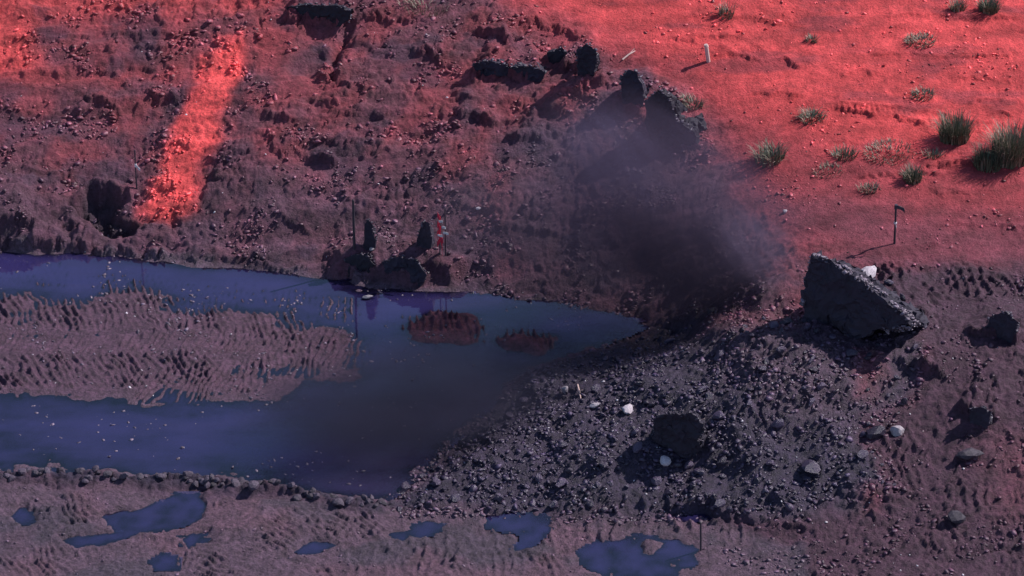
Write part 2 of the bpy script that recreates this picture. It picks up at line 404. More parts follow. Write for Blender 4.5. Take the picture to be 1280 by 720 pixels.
paint(mask([(-300, -300), (420, -300), (350, 2), (220, 14), (-300, 22)], 0.6), BRIGHT, 0.6)
paint(mask([(-300, 92), (230, 86), (235, 100), (-300, 108)], 0.35), RED, 0.9)
paint(mask([(330, 0), (380, 20), (360, 60), (330, 80), (310, 55)], 0.5), RED, 0.8)
paint(mask([(-300, 200), (300, 220), (420, 200), (600, 220), (660, 280), (640, 400), (-300, 340)], 1.1), DARK, 0.75)
paint(mask([(640, 160), (760, 130), (880, 190), (960, 300), (960, 400), (640, 400)], 0.6), DARK, 0.85)
paint(mask([(-300, 300), (600, 355), (960, 355), (1100, 600), (1000, 900), (-300, 900)], 0.4), DARK)
paint(mask(SMOOTH, 0.8), RED)
paint(mask([(560, -300), (660, 0), (780, 50), (880, 100), (950, 150), (1050, 190), (1160, 200), (1500, 190), (1500, -300)], 1.0), BRIGHT, 0.85)
paint(smooth(0.05, 0.6, fbm(GX * 0.5, GY * 1.3, 0.9, 4, 471)) * m_smooth, RED, 0.8)
paint(mask([(940, 255), (1020, 310), (1120, 338), (1500, 350), (1500, 290), (1150, 265), (1000, 240)], 0.9), MAROON, 0.75)
m_strip = mask([(272, 52), (300, 44), (305, 80), (288, 130), (268, 180), (252, 215), (248, 262), (205, 278), (174, 272), (198, 215), (226, 150), (252, 95)], 0.26)
paint(m_strip, BRIGHT * 1.2)
paint(m_right, MAROON * 0.30 + ORE * 0.55)
paint(mask([(1240, 560), (1500, 560), (1500, 640), (1260, 640)], 0.9), MAROON, 0.8)
paint(m_heap, ORE)
paint(mask([(880, 410), (960, 366), (1010, 395), (1150, 405), (1150, 470), (1050, 540), (960, 520), (900, 460)], 0.8), DARK, 0.7)
paint(mask([(890, 400), (960, 366), (1000, 385), (990, 412), (900, 425)], 0.5), MAROON, 0.75)
paint(mask([(1070, 440), (1100, 445), (1095, 500), (1075, 500)], 0.3), MAROON, 0.9)
paint(m_pool, BED)
paint(m_flat, FLATC)
paint(m_fore, MUD)
paint(m_fore * smooth(0.0, 0.5, fbm(GX, GY, 0.55, 4, 481)), np.array([0.055, 0.039, 0.060]), 0.75)
paint(m_fore * smooth(0.1, 0.5, fbm(GX, GY, 0.5, 3, 491)), np.array([0.118, 0.056, 0.084]), 0.7)
for px in PATCH: paint(mask(px, 0.3), np.array([0.13, 0.035, 0.055]))
paint(np.exp(-(Db / 0.25) ** 2) * smooth(0, 0.3, fbm(GX, GY, 1.2, 3, 431) + 0.25), ORE * 0.8)
paint(hollow_shade, DARK * 0.5)  # shade inside the hollow, put into the soil colour
mottle = fbm(GX, GY, 2.6, 4, 441)
col *= np.clip(1 + 0.28 * mottle, 0.5, 1.6)[..., None]
ore_dust = smooth(0.1, 0.6, fbm(GX, GY, 0.7, 4, 451)) * m_slope * 0.5 * (1 - m_strip)
streak = fbm(GX * 0.35, GY * 1.6, 1.0, 4, 461)
col *= np.clip(1 + 0.30 * streak * (m_smooth + m_slope), 0.6, 1.5)[..., None]
paint(ore_dust, ORE)
wet = np.clip(0.9 * m_heap + 0.75 * m_fore + 1.15 * m_pool + 0.35 * m_slope + 0.1 * m_smooth + 0.5 * m_right, 0, 1)
def soil_at(x, y): 
    return np.stack([bil(XS, YS, col[..., k], x, y) for k in range(3)], -1)

# ------------------------------------------------------------------ materials
def newmat(name):
    m = bpy.data.materials.new(name); m.use_nodes = True
    return m, m.node_tree.nodes, m.node_tree.links, m.node_tree.nodes['Principled BSDF']
def noise(n, l, scale, detail=4, rough=0.55, coord=None):
    t = n.new('ShaderNodeTexNoise'); t.inputs['Scale'].default_value = scale; t.inputs['Detail'].default_value = detail; t.inputs['Roughness'].default_value = rough
    if coord is not None: l.new(coord, t.inputs['Vector'])
    return t
def soil_material():
    m, n, l, b = newmat('soil')
    tc = n.new('ShaderNodeTexCoord')
    a = n.new('ShaderNodeAttribute'); a.attribute_name = 'soil'
    w = n.new('ShaderNodeAttribute'); w.attribute_name = 'wet'
    t1 = noise(n, l, 11.0, 7, 0.72, tc.outputs['Object'])
    r = n.new('ShaderNodeMapRange'); r.inputs['From Min'].default_value = 0.33; r.inputs['From Max'].default_value = 0.68; r.inputs['To Min'].default_value = 0.42; r.inputs['To Max'].default_value = 1.55
    l.new(t1.outputs['Fac'], r.inputs['Value'])
    mx = n.new('ShaderNodeVectorMath'); mx.operation = 'MULTIPLY'
    wk = n.new('ShaderNodeMath'); wk.operation = 'MULTIPLY_ADD'; wk.inputs[1].default_value = 0.8; wk.inputs[2].default_value = 0.42; wk.use_clamp = True; l.new(w.outputs['Fac'], wk.inputs[0])
    gm_ = n.new('ShaderNodeMix'); gm_.data_type = 'FLOAT'; gm_.inputs[2].default_value = 1.0; l.new(wk.outputs['Value'], gm_.inputs[0]); l.new(r.outputs['Result'], gm_.inputs[3])
    l.new(a.outputs['Color'], mx.inputs[0]); l.new(gm_.outputs[0], mx.inputs[1])
    l.new(mx.outputs['Vector'], b.inputs['Base Color'])
    t2 = noise(n, l, 3.0, 4, 0.6, tc.outputs['Object'])
    ro = n.new('ShaderNodeMath'); ro.operation = 'MULTIPLY_ADD'; ro.inputs[1].default_value = -0.45; ro.inputs[2].default_value = 0.95
    l.new(w.outputs['Fac'], ro.inputs[0])
    ro2 = n.new('ShaderNodeMath'); ro2.operation = 'MULTIPLY_ADD'; ro2.inputs[1].default_value = 0.35; l.new(t2.outputs['Fac'], ro2.inputs[0])
    l.new(ro.outputs['Value'], ro2.inputs[2])
    sb = n.new('ShaderNodeMath'); sb.operation = 'SUBTRACT'; sb.use_clamp = True; sb.inputs[1].default_value = 0.17
    l.new(ro2.outputs['Value'], sb.inputs[0]); l.new(sb.outputs['Value'], b.inputs['Roughness'])
    t3 = noise(n, l, 18.0, 6, 0.72, tc.outputs['Object'])
    bp = n.new('ShaderNodeBump'); bp.inputs['Strength'].default_value = 1.0; bp.inputs['Distance'].default_value = 0.07
    l.new(t3.outputs['Fac'], bp.inputs['Height']); l.new(bp.outputs['Normal'], b.inputs['Normal'])
    b.inputs['Specular IOR Level'].default_value = 0.35
    return m
def rock_material(name, c1, c2, rough=0.5, scale=6.0, attr=None):
    m, n, l, b = newmat(name)
    tc = n.new('ShaderNodeTexCoord'); oi = n.new('ShaderNodeObjectInfo')
    t = noise(n, l, scale, 6, 0.65, tc.outputs['Object'])
    cr = n.new('ShaderNodeValToRGB'); cr.color_ramp.elements[0].position = 0.32; cr.color_ramp.elements[1].position = 0.7
    cr.color_ramp.elements[0].color = (*c1, 1); cr.color_ramp.elements[1].color = (*c2, 1)
    l.new(t.outputs['Fac'], cr.inputs['Fac'])
    mr = n.new('ShaderNodeMapRange'); mr.inputs['To Min'].default_value = 0.65; mr.inputs['To Max'].default_value = 1.5
    l.new(oi.outputs['Random'], mr.inputs['Value'])
    mx = n.new('ShaderNodeVectorMath'); mx.operation = 'MULTIPLY'
    l.new(cr.outputs['Color'], mx.inputs[0]); l.new(mr.outputs['Result'], mx.inputs[1])
    if attr:
        at = n.new('ShaderNodeAttribute'); at.attribute_name = attr
        tr = n.new('ShaderNodeMapRange'); tr.inputs['From Min'].default_value = 0.3; tr.inputs['From Max'].default_value = 0.7; tr.inputs['To Min'].default_value = 0.6; tr.inputs['To Max'].default_value = 1.4
        l.new(t.outputs['Fac'], tr.inputs['Value']); l.new(at.outputs['Color'], mx.inputs[0]); l.new(tr.outputs['Result'], mx.inputs[1])
    l.new(mx.outputs['Vector'], b.inputs['Base Color'])
    b.inputs['Roughness'].default_value = rough
    bp = n.new('ShaderNodeBump'); bp.inputs['Strength'].default_value = 0.6; bp.inputs['Distance'].default_value = 0.03
    t2 = noise(n, l, scale * 4, 5, 0.7, tc.outputs['Object'])
    l.new(t2.outputs['Fac'], bp.inputs['Height']); l.new(bp.outputs['Normal'], b.inputs['Normal'])
    return m
def plain(name, c, rough=0.6, var=0.25, scale=30.0):
    m, n, l, b = newmat(name)
    tc = n.new('ShaderNodeTexCoord'); t = noise(n, l, scale, 4, 0.6, tc.outputs['Object'])
    cr = n.new('ShaderNodeValToRGB')
    cr.color_ramp.elements[0].color = (*[k * (1 - var) for k in c], 1); cr.color_ramp.elements[1].color = (*[min(1, k * (1 + var)) for k in c], 1)
    l.new(t.outputs['Fac'], cr.inputs['Fac']); l.new(cr.outputs['Color'], b.inputs['Base Color'])
    b.inputs['Roughness'].default_value = rough
    return m
def water_material():
    m = bpy.data.materials.new('muddy_water'); m.use_nodes = True; n, l = m.node_tree.nodes, m.node_tree.links
    n.remove(n['Principled BSDF']); out = n['Material Output']; tc = n.new('ShaderNodeTexCoord')
    dp = n.new('ShaderNodeAttribute'); dp.attribute_name = 'depth'; mk_ = n.new('ShaderNodeAttribute'); mk_.attribute_name = 'murk'
    mp = n.new('ShaderNodeMapping'); mp.inputs['Scale'].default_value = (0.5, 1.6, 1.0); mp.inputs['Rotation'].default_value = (0, 0, 0.15); l.new(tc.outputs['Object'], mp.inputs['Vector'])
    t = noise(n, l, 0.9, 5, 0.6, mp.outputs['Vector']); t.inputs['Distortion'].default_value = 1.5
    ad = n.new('ShaderNodeMath'); ad.operation = 'MULTIPLY_ADD'; ad.inputs[1].default_value = 0.5; l.new(t.outputs['Fac'], ad.inputs[0]); l.new(mk_.outputs['Fac'], ad.inputs[2])
    cr = n.new('ShaderNodeValToRGB'); cr.color_ramp.elements[0].position = 0.18; cr.color_ramp.elements[1].position = 1.0
    cr.color_ramp.elements[0].color = (0.030, 0.024, 0.098, 1); cr.color_ramp.elements[1].color = (0.040, 0.026, 0.060, 1)  # blue of the reflected sky is put into the diffuse colour
    l.new(ad.outputs['Value'], cr.inputs['Fac'])
    df = n.new('ShaderNodeBsdfDiffuse'); l.new(cr.outputs['Color'], df.inputs['Color'])
    tr = n.new('ShaderNodeBsdfTransparent'); tr.inputs['Color'].default_value = (0.80, 0.76, 0.90, 1)
    k1 = n.new('ShaderNodeMath'); k1.operation = 'MULTIPLY'; k1.inputs[1].default_value = -13.0; l.new(dp.outputs['Fac'], k1.inputs[0])
    k2 = n.new('ShaderNodeMath'); k2.operation = 'EXPONENT'; l.new(k1.outputs['Value'], k2.inputs[0])
    body = n.new('ShaderNodeMixShader'); l.new(k2.outputs['Value'], body.inputs['Fac']); l.new(df.outputs['BSDF'], body.inputs[1]); l.new(tr.outputs['BSDF'], body.inputs[2])
    t2 = noise(n, l, 2.2, 3, 0.5, mp.outputs['Vector'])
    bp = n.new('ShaderNodeBump'); bp.inputs['Strength'].default_value = 0.10; bp.inputs['Distance'].default_value = 0.03; l.new(t2.outputs['Fac'], bp.inputs['Height'])
    gl = n.new('ShaderNodeBsdfGlossy'); gl.inputs['Roughness'].default_value = 0.05; l.new(bp.outputs['Normal'], gl.inputs['Normal'])
    fr = n.new('ShaderNodeFresnel'); fr.inputs['IOR'].default_value = 1.9; l.new(bp.outputs['Normal'], fr.inputs['Normal'])
    top = n.new('ShaderNodeMixShader'); l.new(fr.outputs['Fac'], top.inputs['Fac']); l.new(body.outputs['Shader'], top.inputs[1]); l.new(gl.outputs['BSDF'], top.inputs[2])
    l.new(top.outputs['Shader'], out.inputs['Surface'])
    return m
M = dict(soil=soil_material(), water=water_material(),
         ore=rock_material('dark_ore_rock', (0.022, 0.015, 0.031), (0.072, 0.050, 0.092), 0.30, 7.0), shadeclod=rock_material('shade_dark_earth', (0.011, 0.008, 0.018), (0.024, 0.016, 0.034), 0.8, 5.0),  # near-black base puts the shade of the block faces into the colour
         pale=rock_material('pale_rock', (0.30, 0.25, 0.29), (0.60, 0.52, 0.56), 0.5, 7.0),
         clod=rock_material('earth_clod', (0.028, 0.019, 0.034), (0.085, 0.056, 0.088), 0.55, 5.0),
         redclod=rock_material('red_earth_clod', (0.07, 0.03, 0.038), (0.20, 0.06, 0.07), 0.75, 5.0),
         loose=rock_material('loose_stones', (1, 1, 1), (1, 1, 1), 0.32, 9.0, 'soil'),
         stake=plain('weathered_stake', (0.045, 0.032, 0.045), 0.7), stakepale=plain('pale_wood', (0.60, 0.42, 0.38), 0.6),
         redtape=plain('red_tape', (0.62, 0.012, 0.05), 0.35), whitetape=plain('white_tape', (0.75, 0.70, 0.72), 0.4), bluetape=plain('dark_tape', (0.05, 0.04, 0.06), 0.5),
         leaf=plain('green_blades', (0.105, 0.115, 0.075), 0.55, 0.45, 14.0), dry=plain('dry_blades', (0.30, 0.22, 0.17), 0.6, 0.35, 14.0), twig=plain('twig_bark', (0.07, 0.045, 0.05), 0.7))

# ------------------------------------------------------------------ object helpers
def tag(o, label=None, cat=None, group=None, kind=None):
    for k, v in (('label', label), ('category', cat), ('group', group), ('kind', kind)):
        if v: o[k] = v
    return o
def link(name, me, mat=None, parent=None, loc=None):
    o = bpy.data.objects.new(name, me); C.objects.link(o)
    if mat is not None and me is not None and len(me.materials) == 0: me.materials.append(mat)
    if parent is not None: o.parent = parent
    if loc is not None: o.location = loc
    return o
def pymesh(name, v, f, smooth_=False):
    me = bpy.data.meshes.new(name); me.from_pydata([tuple(p) for p in v], [], f); me.update()
    if smooth_: me.shade_smooth()
    return me

# ------------------------------------------------------------------ the ground
ny, nx = GX.shape
gm = bpy.data.meshes.new('ground')
gm.vertices.add(nx * ny)
gm.vertices.foreach_set('co', np.stack([GX, GY, H], -1).astype(np.float32).ravel())
idx = np.arange(nx * ny).reshape(ny, nx)
q = np.stack([idx[:-1, :-1], idx[:-1, 1:], idx[1:, 1:], idx[1:, :-1]], -1).reshape(-1, 4)
gm.loops.add(q.size); gm.loops.foreach_set('vertex_index', q.ravel().astype(np.int32))
gm.polygons.add(len(q)); gm.polygons.foreach_set('loop_start', (np.arange(len(q)) * 4).astype(np.int32))
gm.update(calc_edges=True)
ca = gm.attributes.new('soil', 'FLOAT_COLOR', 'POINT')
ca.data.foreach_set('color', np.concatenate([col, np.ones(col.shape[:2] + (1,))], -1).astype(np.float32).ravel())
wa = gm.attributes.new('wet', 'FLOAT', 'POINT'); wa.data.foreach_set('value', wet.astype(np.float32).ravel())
gm.shade_smooth()
tag(link('ground', gm, M['soil']), 'red and grey churned earth of the pit floor and slope', kind='structure')

# ------------------------------------------------------------------ water sheets
MURK = wpoly([(500, 440), (570, 400), (640, 400), (660, 440), (640, 480), (520, 640), (380, 610), (440, 500)])
def sheet(name, P, z, label, grow=0.35, step=0.07):
    x0, y0 = P.min(0) - grow; x1, y1 = P.max(0) + grow
    ax = np.linspace(x0, x1, max(3, int((x1 - x0) / step))); ay = np.linspace(y0, y1, max(3, int((y1 - y0) / step)))
    X, Y = np.meshgrid(ax, ay); keep = sdist(P, X.astype(np.float32), Y.astype(np.float32)) < grow
    g = ground_z(X, Y); ids = -np.ones(X.shape, int)
    cell = keep[:-1, :-1] & keep[1:, :-1] & keep[:-1, 1:] & keep[1:, 1:]
    used = np.zeros(X.shape, bool)
    for dj in (0, 1):
        for di in (0, 1): used[dj:X.shape[0] - 1 + dj, di:X.shape[1] - 1 + di] |= cell
    ids[used] = np.arange(used.sum())
    jj, ii = np.nonzero(cell); F = np.stack([ids[jj, ii], ids[jj, ii + 1], ids[jj + 1, ii + 1], ids[jj + 1, ii]], -1)
    me = pymesh(name, np.stack([X[used], Y[used], np.full(used.sum(), z)], -1).tolist(), F.tolist(), True)
    a = me.attributes.new('depth', 'FLOAT', 'POINT'); a.data.foreach_set('value', np.clip(z - g[used], 0, 1).astype(np.float32))
    mu = smooth(1.3, -1.3, sdist(MURK, X[used].astype(np.float32), Y[used].astype(np.float32)))
    a = me.attributes.new('murk', 'FLOAT', 'POINT'); a.data.foreach_set('value', (mu * 0.6).astype(np.float32))
    return tag(link(name, me, M['water']), label, kind='structure')
Pp = wpoly([(-200, 312), (0, 314), (200, 325), (400, 346), (520, 362), (700, 378), (815, 405), (640, 480), (530, 590), (480, 630), (300, 612), (0, 592), (-200, 588)])
sheet('pool_water', Pp, 0.0, 'large blue muddy pool across the left of the pit', 0.15)
PL = ['largest foreground puddle left, below the clod bank', 'small puddle at the far left of the foreground', 'thin puddle left of the largest foreground puddle', 'small puddle just under the largest foreground puddle',
      'little puddle at the bottom edge on the left', 'narrow puddle on the ribbed track near the bottom', 'dark puddle at the foot of the rubble heap', 'wide dark puddle at the bottom beside the stake', 'dark puddle under the rubble toe near the stake', 'faint puddle on the smooth mud left of the rubble toe']
for (P, lev), lb in zip(PUDW, PL): sheet('puddle', P, lev, lb, 0.12)

# ------------------------------------------------------------------ rocks
def rock_mesh(name, seed, sub=2, cuts=11, flat=0.8):
    r = random.Random(seed); bm = bmesh.new()
    bmesh.ops.create_icosphere(bm, subdivisions=sub, radius=1.0)
    pl = []
    for _ in range(cuts):
        d = Vector((r.gauss(0, 1), r.gauss(0, 1), r.gauss(0, 1))).normalized(); pl.append((d, r.uniform(0.5, 0.85)))
    sx, sy, sz = r.uniform(0.8, 1.25), r.uniform(0.7, 1.1), r.uniform(0.55, 0.9) * flat / 0.8
    for v in bm.verts:
        k = 1.0
        for d, h in pl:
            p = v.co.dot(d)
            if p > h: k = min(k, h / p)
        v.co *= k * (1 + r.uniform(-0.03, 0.03) * (8 if sub == 1 else 1)); v.co = Vector((v.co.x * sx, v.co.y * sy, v.co.z * sz))
    me = bpy.data.meshes.new(name); bm.to_mesh(me); bm.free()
    return me
def set_mats(meshes, mat):
    for me in meshes: me.materials.append(mat)
    return meshes
ORE_R = set_mats([rock_mesh('rubble_rock', 20 + k, 2, 10) for k in range(12)], M['ore'])
CLOD_R = set_mats([rock_mesh('earth_clod', 60 + k, 2, 7) for k in range(8)], M['clod'])
RED_R = set_mats([rock_mesh('red_clod', 90 + k, 2, 7) for k in range(6)], M['redclod'])
PALE_R = set_mats([rock_mesh('pale_rock', 120 + k, 2, 9) for k in range(5)], M['pale'])

def drop(name, me, p, s, sink=0.3, rnd=random):
    o = link(name, me, None, None, (p[0], p[1], p[2] + s * (0.6 - sink)))
    o.scale = (s * rnd.uniform(.8, 1.2), s * rnd.uniform(.8, 1.2), s * rnd.uniform(.8, 1.15))
    o.rotation_euler = (rnd.uniform(-.5, .5), rnd.uniform(-.5, .5), rnd.uniform(0, 6.28))
    return o

def in_poly(P, x, y):
    return sdist(P, np.array([x], np.float32), np.array([y], np.float32))[0] < 0
HP = wpoly(HEAP)
def scatter(P, n, seed, clear=0.0, sizes=None, dens=None):
    r = np.random.default_rng(seed); lo, hi = P.min(0), P.max(0); out = []
    while len(out) < n:
        x = r.uniform(lo[0], hi[0], n * 3); y = r.uniform(lo[1], hi[1], n * 3)
        ok = sdist(P, x.astype(np.float32), y.astype(np.float32)) < clear
        if dens is not None: ok &= r.uniform(0, 1, n * 3) < dens(x, y)
        out += list(zip(x[ok], y[ok]))
    return np.array(out[:n])

# the 210 largest stones of the heap, each an object of its own
lowleft = lambda x, y: smooth(-1.0, -6.0, y - 0.25 * (6.0 - x))
front = lambda x, y: np.clip(0.06 + 0.9 * lowleft(x, y) + 0.5 * fbm(x, y, 0.8, 2, 501), 0.02, 1)
pts = scatter(HP, 210, 31, 0.0, dens=front)
gz = ground_z(pts[:, 0], pts[:, 1])
def heap_place(x, y):
    w = ('at the left tip of the heap beside the pool' if x < -0.6 else 'at the toe of the heap above the foreground puddles' if y < -6.6 else 'high on the heap below the dark wedge' if y > -2.6 else 'on the right end of the heap' if x > 6.2 else 'in the middle of the heap around the dark block')
    return 'jagged dark grey rock lying loose ' + w, 'rock', 'loose rocks ' + w
for k, (x, y) in enumerate(pts):
    s = 0.06 + 0.12 * random.random() ** 3.2
    tag(drop('rubble_rock', ORE_R[k % 12], (x, y, gz[k]), s), *heap_place(x, y))
# clods along the near shore of the pool
SHP = wpoly([(-20, 598), (60, 596), (130, 600), (220, 605), (300, 612), (400, 626), (480, 636)])
seg = np.concatenate([[0], np.cumsum(np.linalg.norm(np.diff(SHP, axis=0), axis=1))])
for k in range(80):
    s_ = random.uniform(0, seg[-1]); x = np.interp(s_, seg, SHP[:, 0]) + random.gauss(0, .05); y = np.interp(s_, seg, SHP[:, 1]) + random.gauss(0, .12)
    z = ground_z(np.array([x]), np.array([y]))[0]
    tag(drop('shore_clod', CLOD_R[k % 8], (x, y, z), random.uniform(.06, .13), 0.25), 'dark clod in the low bank along the near shore', 'clod', 'clods of the near shore bank')

# loose small stones: joined, nobody could count them
def stones(name, pts, sizes, label, sub=1, seed=1, colour=None, tint=0.3, zs=None):
    r = np.random.default_rng(seed); tm = []
    for k in range(6):
        me = rock_mesh('tmp', 300 + k, sub, 8); n = len(me.vertices); co = np.zeros(n * 3); me.vertices.foreach_get('co', co)
        fa = np.array([list(p.vertices) for p in me.polygons]); tm.append((co.reshape(-1, 3), fa)); bpy.data.meshes.remove(me)
    z = ground_z(pts[:, 0], pts[:, 1]) if zs is None else zs; base = soil_at(pts[:, 0], pts[:, 1])
    V, F, K, off = [], [], [], 0
    for i in range(len(pts)):
        co, fa = tm[r.integers(6)]; a = r.uniform(0, 6.28); t = r.uniform(-.7, .7); s = sizes[i]
        ca_, sa, ct, st = math.cos(a), math.sin(a), math.cos(t), math.sin(t)
        Rm = np.array([[ca_, -sa, 0], [sa, ca_, 0], [0, 0, 1]]) @ np.array([[1, 0, 0], [0, ct, -st], [0, st, ct]])
        p = (co * r.uniform((.6, .6, .4), (1.6, 1.5, .9)) * s) @ Rm.T + np.array([pts[i, 0], pts[i, 1], z[i] + 0.12 * s])
        V.append(p); F.append(fa + off); off += len(co)
        c = base[i] * (r.uniform(1 - tint, 1 + 2 * tint) if r.random() > .08 else 2.0) if colour is None else colour * r.uniform(.6, 1.5)
        K.append(np.repeat(np.append(c, 1)[None], len(co), 0))
    V = np.concatenate(V); F = np.concatenate(F); K = np.concatenate(K)
    me = bpy.data.meshes.new(name); me.vertices.add(len(V)); me.vertices.foreach_set('co', V.astype(np.float32).ravel())
    me.loops.add(F.size); me.loops.foreach_set('vertex_index', F.ravel().astype(np.int32)); me.polygons.add(len(F)); me.polygons.foreach_set('loop_start', (np.arange(len(F)) * 3).astype(np.int32)); me.update(calc_edges=True)
    a = me.attributes.new('soil', 'FLOAT_COLOR', 'POINT'); a.data.foreach_set('color', K.astype(np.float32).ravel())
    return tag(link(name, me, M['loose']), label, kind='stuff')
p = scatter(HP, 9000, 41, 0.25, dens=lambda x, y: np.clip(0.02 + 1.1 * fbm(x, y, 0.9, 3, 511) + 0.85 * lowleft(x, y), 0.03, 1))
stones('rubble_gravel', p, 0.014 + 0.075 * rng.random(len(p)) ** 2.6, 'small grey stones covering the rubble heap', 1, 2)
RP = wpoly([(1000, 335), (1400, 350), (1400, 800), (1000, 800), (880, 650), (1120, 620), (1075, 545), (1160, 470), (1150, 405)])
p = scatter(RP, 2200, 42, 0.2, dens=lambda x, y: np.clip(0.15 + 1.1 * fbm(x, y, 0.8, 3, 521), 0.03, 1))
stones('earth_crumbs', p, 0.018 + 0.065 * rng.random(len(p)) ** 2.6, 'loose crumbs of earth on the ground right of the heap', 1, 3)
SP = wpoly([(-150, -80), (520, -80), (640, 20), (760, 62), (860, 130), (930, 250), (960, 370), (815, 400), (600, 366), (400, 344), (200, 322), (-150, 310)])
p = scatter(SP, 9000, 43, 0.0, dens=lambda x, y: np.clip(0.02 + 2.0 * fbm(x, y, 0.9, 4, 531), 0.03, 1))
stones('slope_crumbs', p, 0.016 + 0.075 * rng.random(len(p)) ** 2.8, 'loose crumbs of red earth scattered over the dug slope', 1, 4)
TP = wpoly([(560, -60), (1350, -60), (1350, 340), (1120, 335), (1010, 312), (950, 260), (860, 120), (700, 40)])
p = scatter(TP, 1500, 44, 0.0, dens=lambda x, y: np.clip(0.1 + 1.2 * fbm(x, y, 0.5, 3, 541), 0.02, 1))
stones('field_pebbles', p, 0.014 + 0.05 * rng.random(len(p)) ** 3.0, 'pebbles and crumbs on the smooth red ground', 1, 5, tint=0.75)
FP = wpoly([(-150, 590), (480, 636), (880, 652), (1000, 690), (1000, 780), (-150, 780)])
p = scatter(FP, 900, 45, 0.0); stones('mud_crumbs', p, 0.012 + 0.035 * rng.random(len(p)) ** 2.5, 'crumbs of mud on the near flat', 1, 6)
p = scatter(wpoly(POOL), 1500, 46, 0.0, dens=lambda x, y: np.clip(0.1 + 0.9 * fbm(x, y, 0.6, 3, 551), 0.03, 1))
stones('pool_crumbs', p, 0.015 + 0.045 * rng.random(len(p)) ** 2.5, 'bits of mud breaking the surface of the pool', 1, 7, colour=np.array([.14, .10, .14]), zs=np.maximum(ground_z(p[:, 0], p[:, 1]), -0.012))
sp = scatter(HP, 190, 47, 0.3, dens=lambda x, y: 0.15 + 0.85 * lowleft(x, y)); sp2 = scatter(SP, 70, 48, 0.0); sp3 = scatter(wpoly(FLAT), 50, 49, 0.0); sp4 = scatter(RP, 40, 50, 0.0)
p = np.concatenate([sp, sp2, sp3, sp4]); stones('glint_chips', p, 0.014 + 0.022 * rng.random(len(p)) ** 2, 'white specks standing in for glints over rubble and slope', 1, 8, colour=np.array([.55, .5, .54]))  # white colour stands in for sun glints on wet facets

# single stones that stand out
def boulder(u, v, s, me, name, label, cat='rock', sink=0.3, scale=(1, 1, 1), rz=0.0):
    g = gpt(u, v); o = link(name, me, None, None, (g[0], g[1], g[2] + s * (0.6 - sink)))
    o.scale = (s * scale[0], s * scale[1], s * scale[2]); o.rotation_euler = (0.1, -0.1, rz)
    return tag(o, label, cat)
boulder(706, 490, .13, PALE_R[0], 'pale_rock', 'pale upright rock at the upper left of the rubble heap', scale=(.8, .7, 1.3), rz=.5)
boulder(742, 510, .13, PALE_R[1], 'pale_rock', 'flat white rock in the middle of the rubble heap', scale=(1.2, .9, .8), rz=.2)
boulder(784, 514, .15, PALE_R[2], 'pale_rock', 'pale double lobed rock left of the dark hollow block', rz=1.2)
boulder(830, 579, .16, PALE_R[3], 'pale_rock', 'pale rock at the foot of the dark hollow block', rz=2.2, scale=(1, 1, .8))
boulder(972, 534, .22, ORE_R[3], 'rubble_rock', 'largest light grey rock right of the dark hollow block', rz=.4, scale=(.8, .8, 1.2))
boulder(1014, 588, .27, ORE_R[5], 'rubble_rock', 'big dark rock low on the right end of the heap', rz=2.4)
boulder(1122, 540, .18, PALE_R[4], 'pale_rock', 'pale rounded rock right of the heap below the red streak', rz=1.0)
boulder(1092, 545, .24, ORE_R[1], 'rubble_rock', 'brownish grey boulder beside the pale rounded rock', rz=.3)
boulder(1130, 505, .14, ORE_R[7], 'rubble_rock', 'narrow upright stone below the wedge on the bare patch', scale=(.6, .6, 1.6))
boulder(1212, 570, .26, CLOD_R[2], 'earth_clod', 'flat light earth clod on the right slope', 'clod', scale=(1.3, 1, .6))
boulder(1196, 648, .2, CLOD_R[4], 'earth_clod', 'dark clod alone on the reddish ground lower right', 'clod')
boulder(316, 610, .17, CLOD_R[1], 'shore_clod', 'biggest dark clod jutting up on the near shore', 'clod', scale=(1, 1, 1.2))
boulder(505, 612, .17, ORE_R[8], 'rubble_rock', 'grey rock at the left tip of the heap by the pool', rz=.7)
boulder(1085, 345, .22, PALE_R[2], 'pale_rock', 'pale crumbly rock against the right edge of the wedge', sink=.2, rz=.9)
boulder(1105, 368, .17, ORE_R[2], 'rubble_rock', 'grey rock below the pale crumbly one beside the wedge', sink=.2)
boulder(1128, 388, .16, ORE_R[6], 'rubble_rock', 'small grey rock at the lower right tip of the wedge', sink=.2)
boulder(981, 266, .07, PALE_R[0], 'pale_rock', 'tiny white stone alone on the red ground right of the dust', sink=.2)
boulder(458, 376, .12, PALE_R[1], 'pale_rock', 'pale stone lying in the shallow water below the stake', sink=-.2, scale=(1.3, .8, .6))
boulder(465, 313, .07, PALE_R[3], 'pale_rock', 'small white stone standing in for a glint at the foot of the dark upright block', sink=.1)  # pale stone put in for a bright glint at this spot
boulder(540, 300, .05, PALE_R[4], 'pale_rock', 'small white stone beside the red marker', sink=-.4)
boulder(598, 262, .06, PALE_R[2], 'pale_rock', 'small white stone on the slope left of the dust', sink=.1)

for k, (u, v) in enumerate([(1066, 340), (1092, 352), (1098, 360), (1114, 374), (1122, 380), (1138, 396), (1150, 400), (1156, 410), (1136, 412), (1110, 416), (1080, 419), (1060, 421), (1040, 423), (1022, 415), (1008, 412), (1128, 374), (1142, 388), (1112, 356)]):
    tag(drop('rubble_rock', ORE_R[(k * 5) % 12], gpt(u, v), random.uniform(.06, .13), .15), 'small grey rock crumbled off the edge of the dark wedge', 'rock', 'rocks crumbled along the wedge')
